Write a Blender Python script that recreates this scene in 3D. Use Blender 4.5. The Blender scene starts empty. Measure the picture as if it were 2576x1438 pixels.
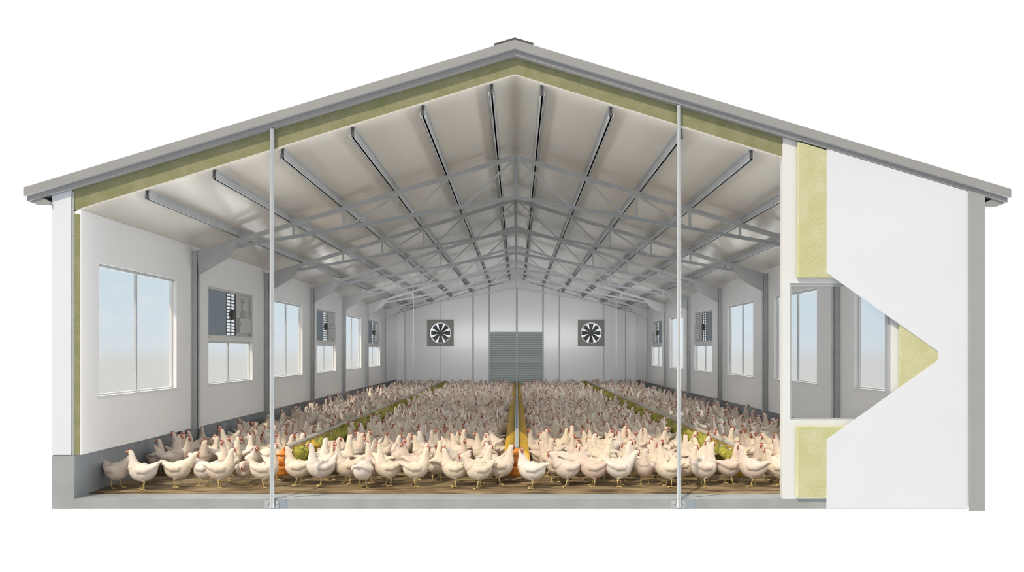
import bpy, bmesh, math, random
from mathutils import Vector, Matrix, noise
from mathutils.geometry import tessellate_polygon
random.seed(7)
PI = math.pi
scene = bpy.context.scene
COL = scene.collection
CAMZ = 1.484          # eye height above the slab
D = 7.8               # eye to the cut plane (m); 250 px per metre there
VX, VY = 1300.0, 882.0

def P(px, py, Y=0.0):
    """photo measurement -> x, z on the plane at depth Y"""
    s = 250.0 * D / (D + Y)
    return ((px - VX) / s, CAMZ + (VY - py) / s)

# ------------------------------------------------------------------ materials
def lin(c):
    return tuple(((v / 255.0) / 12.92 if v / 255.0 <= 0.04045 else (((v / 255.0) + 0.055) / 1.055) ** 2.4) for v in c)

def mat(name, col, rough=0.5, metal=0.0, spec=0.5, noise_amt=0.0, noise_scale=5.0, bump=0.0, bump_scale=30.0, col2=None, coat=0.0, detail=4.0):
    m = bpy.data.materials.new(name); m.use_nodes = True
    nt = m.node_tree; b = nt.nodes['Principled BSDF']
    b.inputs['Base Color'].default_value = (*col, 1)
    b.inputs['Roughness'].default_value = rough
    b.inputs['Metallic'].default_value = metal
    b.inputs['Specular IOR Level'].default_value = spec
    b.inputs['Coat Weight'].default_value = coat; b.inputs['Coat Roughness'].default_value = 0.06
    tc = nt.nodes.new('ShaderNodeTexCoord')
    if noise_amt > 0 or col2:
        n = nt.nodes.new('ShaderNodeTexNoise'); n.inputs['Scale'].default_value = noise_scale; n.inputs['Detail'].default_value = detail
        nt.links.new(tc.outputs['Object'], n.inputs['Vector'])
        r = nt.nodes.new('ShaderNodeMapRange'); r.inputs[1].default_value = 0.3; r.inputs[2].default_value = 0.7
        nt.links.new(n.outputs['Fac'], r.inputs[0])
        mx = nt.nodes.new('ShaderNodeMix'); mx.data_type = 'RGBA'
        c2 = col2 if col2 else tuple(v * (1 - noise_amt) for v in col)
        mx.inputs[6].default_value = (*col, 1); mx.inputs[7].default_value = (*c2, 1)
        nt.links.new(r.outputs[0], mx.inputs[0]); nt.links.new(mx.outputs[2], b.inputs['Base Color'])
    if bump > 0:
        n2 = nt.nodes.new('ShaderNodeTexNoise'); n2.inputs['Scale'].default_value = bump_scale; n2.inputs['Detail'].default_value = 3
        nt.links.new(tc.outputs['Object'], n2.inputs['Vector'])
        bp = nt.nodes.new('ShaderNodeBump'); bp.inputs['Strength'].default_value = bump; bp.inputs['Distance'].default_value = 0.02
        nt.links.new(n2.outputs['Fac'], bp.inputs['Height']); nt.links.new(bp.outputs[0], b.inputs['Normal'])
    return m

M = {}
M['facade'] = mat('white_cladding', (0.565, 0.595, 0.65), 0.55, noise_amt=0.03, noise_scale=0.8)
M['board'] = mat('white_board', (0.58, 0.60, 0.62), 0.6, noise_amt=0.03, noise_scale=2)
M['trimgrey'] = mat('grey_trim', (0.275, 0.29, 0.30), 0.5, noise_amt=0.05, noise_scale=3)
M['fascia'] = mat('grey_fascia', (0.245, 0.25, 0.255), 0.45, noise_amt=0.05, noise_scale=3)
M['darkmetal'] = mat('dark_metal', (0.045, 0.045, 0.045), 0.5)
M['wallin'] = mat('inner_wall_panel', (0.76, 0.765, 0.775), 0.24, spec=0.4, noise_amt=0.03, noise_scale=1.2, bump=0.03, bump_scale=3, coat=0.1)
M['steel'] = mat('grey_steel', (0.44, 0.46, 0.47), 0.42, metal=0.0, noise_amt=0.12, noise_scale=6)
M['steel_pale'] = mat('pale_steel', (0.33, 0.355, 0.375), 0.4, noise_amt=0.06, noise_scale=6)
M['frame'] = mat('window_frame_paint', (0.62, 0.62, 0.61), 0.4)
M['concrete'] = mat('concrete', (0.29, 0.31, 0.32), 0.8, noise_amt=0.18, noise_scale=3, bump=0.15, bump_scale=60)
M['kerb'] = mat('kerb_concrete', (0.25, 0.27, 0.29), 0.7, noise_amt=0.15, noise_scale=3, bump=0.1, bump_scale=40)
M['insul'] = mat('mineral_wool', (0.255, 0.25, 0.155), 0.95, spec=0.1, col2=(0.19, 0.20, 0.10), noise_scale=7, bump=0.5, bump_scale=60)
M['insulp'] = mat('pale_mineral_wool', (0.47, 0.465, 0.31), 0.95, spec=0.1, col2=(0.41, 0.42, 0.22), noise_scale=5, bump=0.4, bump_scale=50)
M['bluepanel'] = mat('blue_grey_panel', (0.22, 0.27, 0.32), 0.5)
M['door'] = mat('roller_door_paint', (0.34, 0.39, 0.38), 0.45)
M['fanplate'] = mat('fan_plate', (0.24, 0.24, 0.22), 0.5, noise_amt=0.08, noise_scale=5)
M['blade'] = mat('fan_blade', (0.055, 0.055, 0.05), 0.5)
M['white'] = mat('white_plastic', (0.75, 0.75, 0.73), 0.35)
M['greyplastic'] = mat('pale_grey_plastic', (0.48, 0.5, 0.5), 0.35)
M['orange'] = mat('orange_plastic', (0.62, 0.23, 0.045), 0.35, noise_amt=0.12, noise_scale=8)
M['gold'] = mat('golden_plastic', (0.62, 0.38, 0.035), 0.35, col2=(0.38, 0.26, 0.03), noise_scale=9)
M['moss'] = mat('yellow_green_fringe', (0.48, 0.45, 0.07), 0.8, col2=(0.20, 0.21, 0.03), noise_scale=22, bump=0.8, bump_scale=45)
M['pipe'] = mat('feed_pipe', (0.40, 0.38, 0.34), 0.35, noise_amt=0.1, noise_scale=6)
M['comb'] = mat('comb_red', (0.33, 0.06, 0.05), 0.6, noise_amt=0.3, noise_scale=60)
M['face'] = mat('face_red', (0.48, 0.20, 0.16), 0.65, noise_amt=0.3, noise_scale=50)
M['leg'] = mat('leg_yellow', (0.66, 0.52, 0.22), 0.55, noise_amt=0.2, noise_scale=40)
M['beak'] = mat('beak_horn', (0.62, 0.45, 0.2), 0.45)
M['eye'] = mat('eye_dark', (0.02, 0.015, 0.01), 0.2)

# ceiling sheet with faint cross seams
m = mat('ceiling_sheet', (0.60, 0.58, 0.53), 0.13, spec=0.55, noise_amt=0.06, noise_scale=0.9, bump=0.06, bump_scale=1.6, coat=0.1)
nt = m.node_tree; b = nt.nodes['Principled BSDF']
tc = nt.nodes.new('ShaderNodeTexCoord'); sp = nt.nodes.new('ShaderNodeSeparateXYZ'); nt.links.new(tc.outputs['Object'], sp.inputs[0])
fr = nt.nodes.new('ShaderNodeMath'); fr.operation = 'PINGPONG'; fr.inputs[1].default_value = 0.5; nt.links.new(sp.outputs[1], fr.inputs[0])
lt = nt.nodes.new('ShaderNodeMath'); lt.operation = 'LESS_THAN'; lt.inputs[1].default_value = 0.006; nt.links.new(fr.outputs[0], lt.inputs[0])
mx = nt.nodes.new('ShaderNodeMix'); mx.data_type = 'RGBA'; nt.links.new(lt.outputs[0], mx.inputs[0])
src = b.inputs['Base Color'].links[0].from_socket; nt.links.new(src, mx.inputs[6]); mx.inputs[7].default_value = (0.50, 0.48, 0.44, 1)
nt.links.new(mx.outputs[2], b.inputs['Base Color'])
M['ceiling'] = m

# glass
m = bpy.data.materials.new('window_glass'); m.use_nodes = True; nt = m.node_tree; nt.nodes.clear()
o = nt.nodes.new('ShaderNodeOutputMaterial'); t = nt.nodes.new('ShaderNodeBsdfTransparent'); t.inputs[0].default_value = (0.97, 0.98, 0.985, 1)
g = nt.nodes.new('ShaderNodeBsdfGlossy'); g.inputs['Roughness'].default_value = 0.02
mxs = nt.nodes.new('ShaderNodeMixShader'); mxs.inputs[0].default_value = 0.03; nt.links.new(t.outputs[0], mxs.inputs[1]); nt.links.new(g.outputs[0], mxs.inputs[2]); nt.links.new(mxs.outputs[0], o.inputs[0])
M['glass'] = m

# feathers: a little variety from bird to bird
def feather(name, island=False):
    m = bpy.data.materials.new(name); m.use_nodes = True; nt = m.node_tree; b = nt.nodes['Principled BSDF']
    b.inputs['Roughness'].default_value = 0.75; b.inputs['Specular IOR Level'].default_value = 0.2
    if island:
        src = nt.nodes.new('ShaderNodeNewGeometry').outputs['Random Per Island']
    else:
        src = nt.nodes.new('ShaderNodeObjectInfo').outputs['Random']
    cr = nt.nodes.new('ShaderNodeValToRGB'); e = cr.color_ramp.elements
    e[0].position = 0; e[0].color = (0.64, 0.56, 0.46, 1); e[1].position = 1; e[1].color = (0.60, 0.49, 0.42, 1)
    for p, c in ((0.3, (0.68, 0.61, 0.49, 1)), (0.55, (0.60, 0.50, 0.43, 1)), (0.75, (0.68, 0.63, 0.57, 1))):
        q = e.new(p); q.color = c
    nt.links.new(src, cr.inputs[0])
    tc = nt.nodes.new('ShaderNodeTexCoord'); n = nt.nodes.new('ShaderNodeTexNoise'); n.inputs['Scale'].default_value = 14; nt.links.new(tc.outputs['Object'], n.inputs['Vector'])
    mx = nt.nodes.new('ShaderNodeMix'); mx.data_type = 'RGBA'; mx.blend_type = 'MULTIPLY'; mx.inputs[0].default_value = 0.35
    r2 = nt.nodes.new('ShaderNodeValToRGB'); r2.color_ramp.elements[0].color = (0.82, 0.70, 0.62, 1); r2.color_ramp.elements[0].position = 0.35; r2.color_ramp.elements[1].position = 0.6
    nt.links.new(n.outputs['Fac'], r2.inputs[0]); nt.links.new(cr.outputs[0], mx.inputs[6]); nt.links.new(r2.outputs[0], mx.inputs[7]); nt.links.new(mx.outputs[2], b.inputs['Base Color'])
    bp = nt.nodes.new('ShaderNodeBump'); bp.inputs['Strength'].default_value = 0.25; bp.inputs['Distance'].default_value = 0.01
    n2 = nt.nodes.new('ShaderNodeTexNoise'); n2.inputs['Scale'].default_value = 45; nt.links.new(tc.outputs['Object'], n2.inputs['Vector'])
    nt.links.new(n2.outputs['Fac'], bp.inputs['Height']); nt.links.new(bp.outputs[0], b.inputs['Normal'])
    return m
M['feather'] = feather('white_feathers'); M['feather_far'] = feather('white_feathers_flock', True)

# litter
m = bpy.data.materials.new('sandy_litter'); m.use_nodes = True; nt = m.node_tree; b = nt.nodes['Principled BSDF']; b.inputs['Roughness'].default_value = 0.9; b.inputs['Specular IOR Level'].default_value = 0.15
tc = nt.nodes.new('ShaderNodeTexCoord'); mp = nt.nodes.new('ShaderNodeMapping'); mp.inputs['Scale'].default_value = (1, 3.5, 1); nt.links.new(tc.outputs['Object'], mp.inputs[0])
n = nt.nodes.new('ShaderNodeTexNoise'); n.inputs['Scale'].default_value = 2.6; n.inputs['Detail'].default_value = 8; nt.links.new(mp.outputs[0], n.inputs['Vector'])
cr = nt.nodes.new('ShaderNodeValToRGB'); e = cr.color_ramp.elements; e[0].position = 0.36; e[0].color = (0.085, 0.058, 0.034, 1); e[1].position = 0.66; e[1].color = (0.31, 0.245, 0.15, 1)
q = e.new(0.5); q.color = (0.20, 0.15, 0.085, 1)
nt.links.new(n.outputs['Fac'], cr.inputs[0]); nt.links.new(cr.outputs[0], b.inputs['Base Color'])
bp = nt.nodes.new('ShaderNodeBump'); bp.inputs['Strength'].default_value = 0.7; bp.inputs['Distance'].default_value = 0.03; nt.links.new(n.outputs['Fac'], bp.inputs['Height']); nt.links.new(bp.outputs[0], b.inputs['Normal'])
M['litter'] = m

# ------------------------------------------------------------------ mesh builder
class MB:
    def __init__(s): s.v = []; s.f = []; s.m = []
    def add(s, vs, fs, mi=0):
        n = len(s.v); s.v += [tuple(v) for v in vs]; s.f += [tuple(i + n for i in f) for f in fs]; s.m += [mi] * len(fs)
    def box(s, x0, x1, y0, y1, z0, z1, mi=0):
        vs = [(x, y, z) for x in (x0, x1) for y in (y0, y1) for z in (z0, z1)]
        s.add(vs, [(0, 1, 3, 2), (4, 6, 7, 5), (0, 4, 5, 1), (2, 3, 7, 6), (0, 2, 6, 4), (1, 5, 7, 3)], mi)
    def plate(s, outer, holes, fn, t0, t1, mi=0):
        loops = [outer] + list(holes); flat = [p for l in loops for p in l]; n = len(flat)
        tris = tessellate_polygon([[Vector((p[0], p[1], 0)) for p in l] for l in loops])
        vs = [fn(p[0], p[1], t0) for p in flat] + [fn(p[0], p[1], t1) for p in flat]
        fs = [tuple(t) for t in tris] + [tuple(i + n for i in reversed(t)) for t in tris]
        k = 0
        for l in loops:
            c = len(l)
            for i in range(c):
                a, b2 = k + i, k + (i + 1) % c; fs.append((a, b2, b2 + n, a + n))
            k += c
        s.add(vs, fs, mi)
    def beam(s, p, q, w, h, mi=0, up=(0, 0, 1)):
        p = Vector(p); q = Vector(q); d = (q - p).normalized(); up = Vector(up)
        if abs(d.dot(up)) > 0.99: up = Vector((0, 1, 0))
        a = d.cross(up).normalized() * w / 2; c = a.cross(d).normalized() * h / 2
        vs = [p - a - c, p + a - c, p + a + c, p - a + c, q - a - c, q + a - c, q + a + c, q - a + c]
        s.add(vs, [(0, 1, 2, 3), (7, 6, 5, 4), (0, 4, 5, 1), (1, 5, 6, 2), (2, 6, 7, 3), (3, 7, 4, 0)], mi)
    def tube(s, pts, rad, n=10, mi=0):
        pts = [Vector(p) for p in pts]; k = len(pts); rad = rad if isinstance(rad, (list, tuple)) else [rad] * k
        vs = []; ref = None
        for i in range(k):
            d = (pts[min(i + 1, k - 1)] - pts[max(i - 1, 0)]).normalized()
            if ref is None: ref = Vector((0, 0, 1)) if abs(d.z) < 0.9 else Vector((1, 0, 0))
            a = d.cross(ref).normalized(); b = a.cross(d).normalized(); ref = b
            for j in range(n):
                t = 2 * PI * j / n; vs.append(pts[i] + (a * math.cos(t) + b * math.sin(t)) * rad[i])
        fs = [(i * n + j, i * n + (j + 1) % n, (i + 1) * n + (j + 1) % n, (i + 1) * n + j) for i in range(k - 1) for j in range(n)]
        fs += [tuple(reversed(range(n))), tuple((k - 1) * n + j for j in range(n))]
        s.add(vs, fs, mi)
    def lathe(s, prof, cx, cy, n=24, mi=0, z0=0):
        k = len(prof); vs = [(cx + r * math.cos(2 * PI * j / n), cy + r * math.sin(2 * PI * j / n), z0 + z) for r, z in prof for j in range(n)]
        fs = [(i * n + j, i * n + (j + 1) % n, (i + 1) * n + (j + 1) % n, (i + 1) * n + j) for i in range(k - 1) for j in range(n)]
        fs += [tuple(reversed(range(n))), tuple((k - 1) * n + j for j in range(n))]
        s.add(vs, fs, mi)
    def ball(s, c, r, mi=0, n=8, m2=5, sc=(1, 1, 1)):
        vs = []; c = Vector(c)
        for i in range(1, m2):
            ph = PI * i / m2
            for j in range(n):
                t = 2 * PI * j / n; vs.append(c + Vector((math.sin(ph) * math.cos(t) * sc[0], math.sin(ph) * math.sin(t) * sc[1], math.cos(ph) * sc[2])) * r)
        vs += [c + Vector((0, 0, r * sc[2])), c - Vector((0, 0, r * sc[2]))]; a = len(vs) - 2; b = a + 1
        fs = [(i * n + j, i * n + (j + 1) % n, (i + 1) * n + (j + 1) % n, (i + 1) * n + j)[::-1] for i in range(m2 - 2) for j in range(n)]
        fs += [(a, j, (j + 1) % n) for j in range(n)] + [(b, (m2 - 2) * n + (j + 1) % n, (m2 - 2) * n + j) for j in range(n)]
        s.add(vs, fs, mi)
    def mesh(s, name, mats, smooth=False):
        me = bpy.data.meshes.new(name); me.from_pydata(s.v, [], s.f)
        for mt in mats: me.materials.append(mt)
        me.polygons.foreach_set('material_index', s.m)
        bm = bmesh.new(); bm.from_mesh(me); bmesh.ops.recalc_face_normals(bm, faces=bm.faces); bm.to_mesh(me); bm.free()
        if smooth: me.polygons.foreach_set('use_smooth', [True] * len(me.polygons))
        me.update(); return me
    def build(s, name, mats, parent=None, smooth=False):
        if not isinstance(mats, (list, tuple)): mats = [mats]
        o = bpy.data.objects.new(name, s.mesh(name, mats, smooth)); COL.objects.link(o)
        if parent: o.parent = parent
        return o

def tag(o, label=None, cat=None, group=None, kind=None):
    if label: o['label'] = label
    if cat: o['category'] = cat
    if group: o['group'] = group
    if kind: o['kind'] = kind
    return o
def empty(name, loc=(0, 0, 0), rz=0.0):
    o = bpy.data.objects.new(name, None); o.location = loc; o.rotation_euler = (0, 0, rz); o.empty_display_size = 0.1; COL.objects.link(o); return o
def local(o, parent, loc):
    """keep world-built mesh in place under a parent Empty that stands at loc"""
    o.parent = parent; o.location = (-loc[0], -loc[1], -loc[2]); return o
XZ = lambda a, b, t: (a, t, b)      # polygon in x,z extruded along y
YZ = lambda a, b, t: (t, a, b)      # polygon in y,z extruded along x
ORD = ['first', 'second', 'third', 'fourth', 'fifth', 'sixth', 'seventh']

# ------------------------------------------------------------------ dimensions
L = 20.6; XL = -4.384; XR = 4.36; RX = -0.02
def F(x): return 4.572 - 0.3006 * abs(x - RX)
def INSB(x): return 4.272 - 0.306 * abs(x - RX)
def CE(x): return 4.254 - 0.309 * abs(x - RX)
def RAF(x): return 4.137 - 0.300 * abs(x - RX)
FR = [2.65 + 3 * i for i in range(6)]

# ------------------------------------------------------------------ setting: floor, kerbs, walls
mb = MB(); mb.box(-4.664, 4.70, -0.012, L + 0.1, -0.10, 0.0)
fl = tag(mb.build('floor', M['concrete']), 'pale grey concrete slab under the whole house', 'floor', kind='structure')
mb = MB()
mb.beam((-2.44, 0.0, 0.0), (-1.84, 0.27, 0.0), 0.010, 0.003); mb.beam((1.66, 0.0, 0.0), (2.2, 0.27, 0.0), 0.010, 0.003)
o = mb.build('joint_line', M['darkmetal'], fl)
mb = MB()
for x in (-2.36, 1.74): mb.box(x - 0.045, x + 0.045, -0.016, -0.010, -0.098, -0.006)  # blue-grey patches standing in for the shadowed recess beside each post base
mb.build('shade_patch', M['bluepanel'], fl)

mb = MB(); nx, ny = 90, 160
x0, x1 = -4.45, 4.36
rows = []
for j in range(ny + 1):
    y = 0.26 + (L - 0.26) * (j / ny) ** 2.2
    for i in range(nx + 1):
        x = x0 + (x1 - x0) * i / nx
        z = 0.010 + 0.010 * noise.noise(Vector((x * 1.4, y * 4.0, 0))) + 0.006 * noise.noise(Vector((x * 5, y * 9, 3)))
        rows.append((x, y + (0.02 * noise.noise(Vector((x * 2, 0, 0))) if j == 0 else 0), 0.0008 if j == 0 else max(0.003, z)))
mb.add(rows, [(j * (nx + 1) + i, j * (nx + 1) + i + 1, (j + 1) * (nx + 1) + i + 1, (j + 1) * (nx + 1) + i) for j in range(ny) for i in range(nx)])
tag(mb.build('litter', M['litter'], smooth=True), 'brown sandy litter spread over the concrete floor', 'litter', kind='stuff')

mb = MB(); mb.box(-4.664, -4.45, -0.012, L, 0.0, 0.438); tag(mb.build('baseboard_left', M['kerb']), 'dark grey concrete kerb under the left wall', 'kerb', kind='structure')
mb = MB(); mb.box(4.40, 4.66, 0.07, L, 0.0, 0.438); tag(mb.build('baseboard_right', M['kerb']), 'dark grey concrete kerb under the right wall', 'kerb', kind='structure')
mb = MB(); mb.box(-4.667, -4.447, -0.016, -0.008, -0.10, 0.428); tag(mb.build('trim_1', M['concrete']), 'pale grey concrete plinth end at the left corner', 'plinth', kind='structure')

WT, WB = 2.404, 1.004
LW = [(0.33, 2.19), (3.22, 5.06), (6.2, 8.07), (9.18, 10.97), (12.12, 14.05), (15.15, 17.05)]
RW = [(0.50, 2.22), (3.46, 5.34), (6.5, 8.25), (9.5, 11.25), (12.5, 14.3), (15.5, 17.25)]
def rect(a, b, c, d): return [(a, c), (b, c), (b, d), (a, d)]
mb = MB()
mb.plate(rect(0.0, L, 0.438, 2.903), [rect(a, b, WB, WT) for a, b in LW], YZ, XL, XL - 0.086)
wl = tag(mb.build('wall_left', M['wallin']), 'white glossy panel wall on the left with windows', 'wall', kind='structure')
mb = MB(); mb.box(-4.452, -4.394, -0.006, 0.0, 0.44, 2.86); mb.build('wool_core', M['insul'], wl)['label'] = 'olive green mineral wool in the cut edge'
mb = MB(); mb.box(-4.472, -4.452, -0.010, 0.0, 0.44, 3.08); mb.build('outer_sheet', M['steel_pale'], wl)
mb = MB()
mb.plate(rect(0.072, L, 0.438, 2.903), [rect(a, b, WB, WT) for a, b in RW], YZ, XR, XR + 0.086)
tag(mb.build('wall_right', M['wallin']), 'white glossy panel wall on the right with windows', 'wall', kind='structure')

def gable_pts(x0, x1, z0, top, d=0.0):
    return [(x0, z0), (x1, z0), (x1, top(x1) - d), (RX, top(RX) - d), (x0, top(x0) - d)]
FANS = [(-2.79, 2.139), (2.72, 2.139)]
def circ(cx, cz, r, n=32): return [(cx + r * math.cos(2 * PI * i / n), cz + r * math.sin(2 * PI * i / n)) for i in range(n)]
DX0, DX1, DZ = -0.975, 0.93, 2.12
mb = MB()
mb.plate(gable_pts(-4.48, 4.46, 0.0, CE, 0.002), [circ(cx, cz, 0.40) for cx, cz in FANS] + [rect(DX0, DX1, 0.02, DZ)], XZ, L, L + 0.1)
tag(mb.build('wall_back', M['wallin']), 'white glossy gable wall at the far end', 'wall', kind='structure')
# seams and trims of the far wall
for i, (px, w) in enumerate(((1109, 0.022), (1190, 0.06), (1407, 0.045), (1519, 0.022), (1019, 0.022), (1573, 0.022))):
    x = (px - VX) / 68.7
    mb = MB()
    top = CE(x) - 0.02
    if abs(abs(x) - 2.79) < 0.15:
        mb.box(x - w / 2, x + w / 2, L - 0.015, L, 0.02, 1.655); mb.box(x - w / 2, x + w / 2, L - 0.015, L, 2.625, top)
    else: mb.box(x - w / 2, x + w / 2, L - 0.025, L, 0.02, top)
    tag(mb.build('trim_%d' % (2 + i), M['steel']), 'grey vertical seam strip on the far gable wall', 'trim', kind='structure')
mb = MB()
for x in (DX0 - 0.03, DX1 + 0.03): mb.box(x - 0.025, x + 0.025, L - 0.04, L, 0.02, CE(x) - 0.05)
mb.box(DX0 - 0.055, DX1 + 0.055, L - 0.05, L, DZ, DZ + 0.06)
tag(mb.build('trim_8', M['steel_pale']), 'pale grey frame posts around the roller door', 'trim', kind='structure')
mb = MB()
for s in (-1, 1): mb.beam((RX, L - 0.02, 4.12), (RX + s * 4.36, L - 0.02, 2.86), 0.03, 0.03)
tag(mb.build('trim_9', M['steel']), 'thin grey strip under the far gable ceiling', 'trim', kind='structure')
# roller door
mb = MB(); n = 26; hz = (DZ - 0.02) / n
for i in range(n):
    z = 0.02 + i * hz
    vs = []
    for x in (DX0, DX1): vs += [(x, L + 0.05, z), (x, L + 0.035, z + hz * 0.35), (x, L + 0.035, z + hz * 0.85), (x, L + 0.05, z + hz)]
    mb.add(vs, [(0, 1, 5, 4), (1, 2, 6, 5), (2, 3, 7, 6)])
mb.box(DX0, DX1, L + 0.052, L + 0.07, 0.02, DZ)
dr = tag(mb.build('door_1', M['door']), 'grey-green roller door in the far gable wall', 'door', kind='structure')
mb = MB(); mb.box(-0.02, 0.02, L + 0.02, L + 0.034, 0.02, DZ); mb.build('center_post', M['steel_pale'], dr)

# ------------------------------------------------------------------ roof
def vband(xa, xb, ftop, fbot, y0, y1):
    m_ = MB()
    m_.plate([(xa, fbot(xa)), (RX, fbot(RX)), (xb, fbot(xb)), (xb, ftop(xb)), (RX, ftop(RX)), (xa, ftop(xa))], [], XZ, y0, y1)
    return m_
ceil = vband(-4.45, 4.44, lambda x: CE(x) + 0.014, CE, 0.0, L).build('ceiling', M['ceiling'])
tag(ceil, 'glossy off-white lining sheet under the gable roof', 'ceiling', kind='structure')
wool = vband(-4.47, 4.46, lambda x: F(x) - 0.136, lambda x: CE(x) + 0.015, 0.0, L).build('roof_insulation', M['insul'])
tag(wool, 'thick olive green mineral wool layer cut open under the gable roof', 'insulation')
roof = empty('gable_roof', (0, -0.08, 3.1)); tag(roof, 'grey folded metal gable roof spanning the whole house', 'roof')
RL = (0, -0.08, 3.1)
local(vband(-4.885, 4.895, lambda x: F(x) - 0.012, lambda x: F(x) - 0.135, -0.068, L + 0.3).build('roof_slab', M['fascia']), roof, RL)
local(vband(-4.90, 4.91, F, lambda x: F(x) - 0.087, -0.105, -0.068).build('fascia_board', M['fascia']), roof, RL)
mb = vband(-0.225, 0.165, lambda x: F(x) + 0.024, lambda x: F(x) + 0.001, -0.10, L + 0.3)
local(mb.build('ridge_cap', M['darkmetal']), roof, RL)['label'] = 'dark metal ridge cap'
for s, xe in ((-1, -4.885), (1, 4.895)):
    mb = MB(); mb.plate([(xe, F(xe) - 0.02), (xe - s * 0.22, F(xe) - 0.135), (xe - s * 0.22, F(xe) - 0.17), (xe - s * 0.10, F(xe) - 0.17), (xe - s * 0.015, F(xe) - 0.135)], [], XZ, -0.05, L + 0.3)
    local(mb.build('eave_soffit', M['fascia']), roof, RL)

# left corner pilaster and right corner trim
mb = MB(); xa, xb = -4.664, -4.474
mb.plate([(xa, 0.44), (xb, 0.44), (xb, F(xb) - 0.137), (xa, F(xa) - 0.137)], [], XZ, -0.02, 0.25)
tag(mb.build('corner_cladding', M['facade']), 'white corner cladding standing on the left concrete plinth', 'cladding')
a = P(2437, 0, -.075)[0]; b2 = P(2478, 0, -.075)[0]
mb = MB(); mb.plate([(a, -0.11), (b2, -0.11), (b2, F(b2) - 0.137), (a, F(a) - 0.137)], [], XZ, -0.075, 0.25)
mb.plate([(a - 0.004, -0.105), (a + 0.03, -0.105), (a + 0.03, F(a) - 0.145), (a - 0.004, F(a) - 0.137)], [], XZ, -0.085, -0.07)
tag(mb.build('corner_post', M['trimgrey']), 'grey corner post at the right end of the front', 'post')

# ------------------------------------------------------------------ cut-away front wall on the right
Y0 = -0.012
def poly(pts, Y): return [P(x, y, Y) for x, y in pts]
xl = P(1970, 0, Y0)[0]; xr = P(2434, 0, Y0)[0]
hole = poly([(1988, 1055), (2241, 1055), (2241, 712), (1988, 712)], Y0)
mb = MB(); mb.plate([(xl, 0.0), (xr, 0.0), (xr, F(xr) - 0.137), (xl, F(xl) - 0.137)], [hole], XZ, Y0, 0.068)
wf = tag(mb.build('wall_front', M['board']), 'white inner board of the cut-away front wall', 'wall', kind='structure')
mb = MB(); z0 = P(0, 1247, Y0)[1]
mb.box(xl - 0.004, xl + 0.004, Y0 + 0.002, 0.07, 0.0, F(xl) - 0.2); mb.build('edge_strip', M['frame'], wf)
Yi = -0.058
def roofed(pxa, pxb, zb, Y, d=0.138):
    xa, xb = P(pxa, 0, Y)[0], P(pxb, 0, Y)[0]
    return [(xa, zb), (xb, zb), (xb, F(xb) - d), (xa, F(xa) - d)]
def slabby(name, pts, label):
    mb = MB(); mb.plate(pts, [], XZ, Yi, Y0 - 0.001)
    o = mb.build(name, M['insulp'])
    md = o.modifiers.new('b', 'BEVEL'); md.width = 0.012; md.segments = 3; md.limit_method = 'ANGLE'
    return tag(o, label, 'insulation')
slabby('wool_slab', roofed(2007, 2420, P(0, 698, Yi)[1], Yi, 0.145), 'tall yellow-green mineral wool slab above the cut-away front window')
slabby('wool_slab', poly([(2005, 1252), (2420, 1252), (2420, 1072), (2005, 1072)], Yi), 'yellow-green mineral wool slab under the cut-away front window')
slabby('wool_slab', poly([(2265, 1071), (2420, 1071), (2420, 699), (2265, 699)], Yi), 'pointed bit of yellow-green mineral wool right of the cut-away front window')
Yo = -0.066
xa, xb = P(2080, 0, Yo)[0], P(2436.5, 0, Yo)[0]
pts = [(xa, F(xa) - 0.139), (xb, F(xb) - 0.139)] + poly([(2436.5, 1278), (2080, 1278), (2080, 1105), (2361, 905), (2361, 884), (2080, 686)], Yo)
mb = MB(); mb.plate(pts, [], XZ, Yo, Yi - 0.0005)
tag(mb.build('outer_cladding', M['facade']), 'white outer cladding sheet with a triangular cut-out on the right of the front', 'cladding')

# ------------------------------------------------------------------ windows
wn = [0]
def side_window(side, a, b, z0, z1):
    wn[0] += 1
    X = XL if side < 0 else XR
    w = empty('window_%d' % wn[0], (X + side * 0.08, (a + b) / 2, z0)); loc = tuple(w.location)
    tag(w, 'sliding window in the %s wall' % ('left' if side < 0 else 'right'), 'window', kind='structure')
    xi, xo = X + side * 0.055, X + side * 0.084
    mb = MB(); t = 0.022
    mb.plate(rect(a, b, z0, z1), [rect(a + t, b - t, z0 + t, z1 - t)], YZ, xi, xo)
    local(mb.build('window_frame', M['frame']), w, loc)
    mb = MB(); c = (a + b) / 2; mb.box(min(xi + side * .004, xo), max(xi + side * .004, xo), c - 0.014, c + 0.014, z0 + t, z1 - t)
    local(mb.build('mullion', M['steel']), w, loc)
    mb = MB(); xg = X + side * 0.078
    mb.box(xg - 0.003, xg + 0.003, a + t, b - t, z0 + t, z1 - t); local(mb.build('glass_pane', M['glass']), w, loc)
    mb = MB(); mb.box(min(X - side * .012, xi), max(X - side * .012, xi), a - 0.02, b + 0.01, z0 - 0.022, z0 + 0.004); local(mb.build('window_sill', M['frame']), w, loc)
    mb = MB(); mb.box(min(xi, xi - side * .012), max(xi, xi - side * .012), a, b, z1 - 0.03, z1 - 0.001); local(mb.build('head_strip', M['steel']), w, loc)

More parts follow.
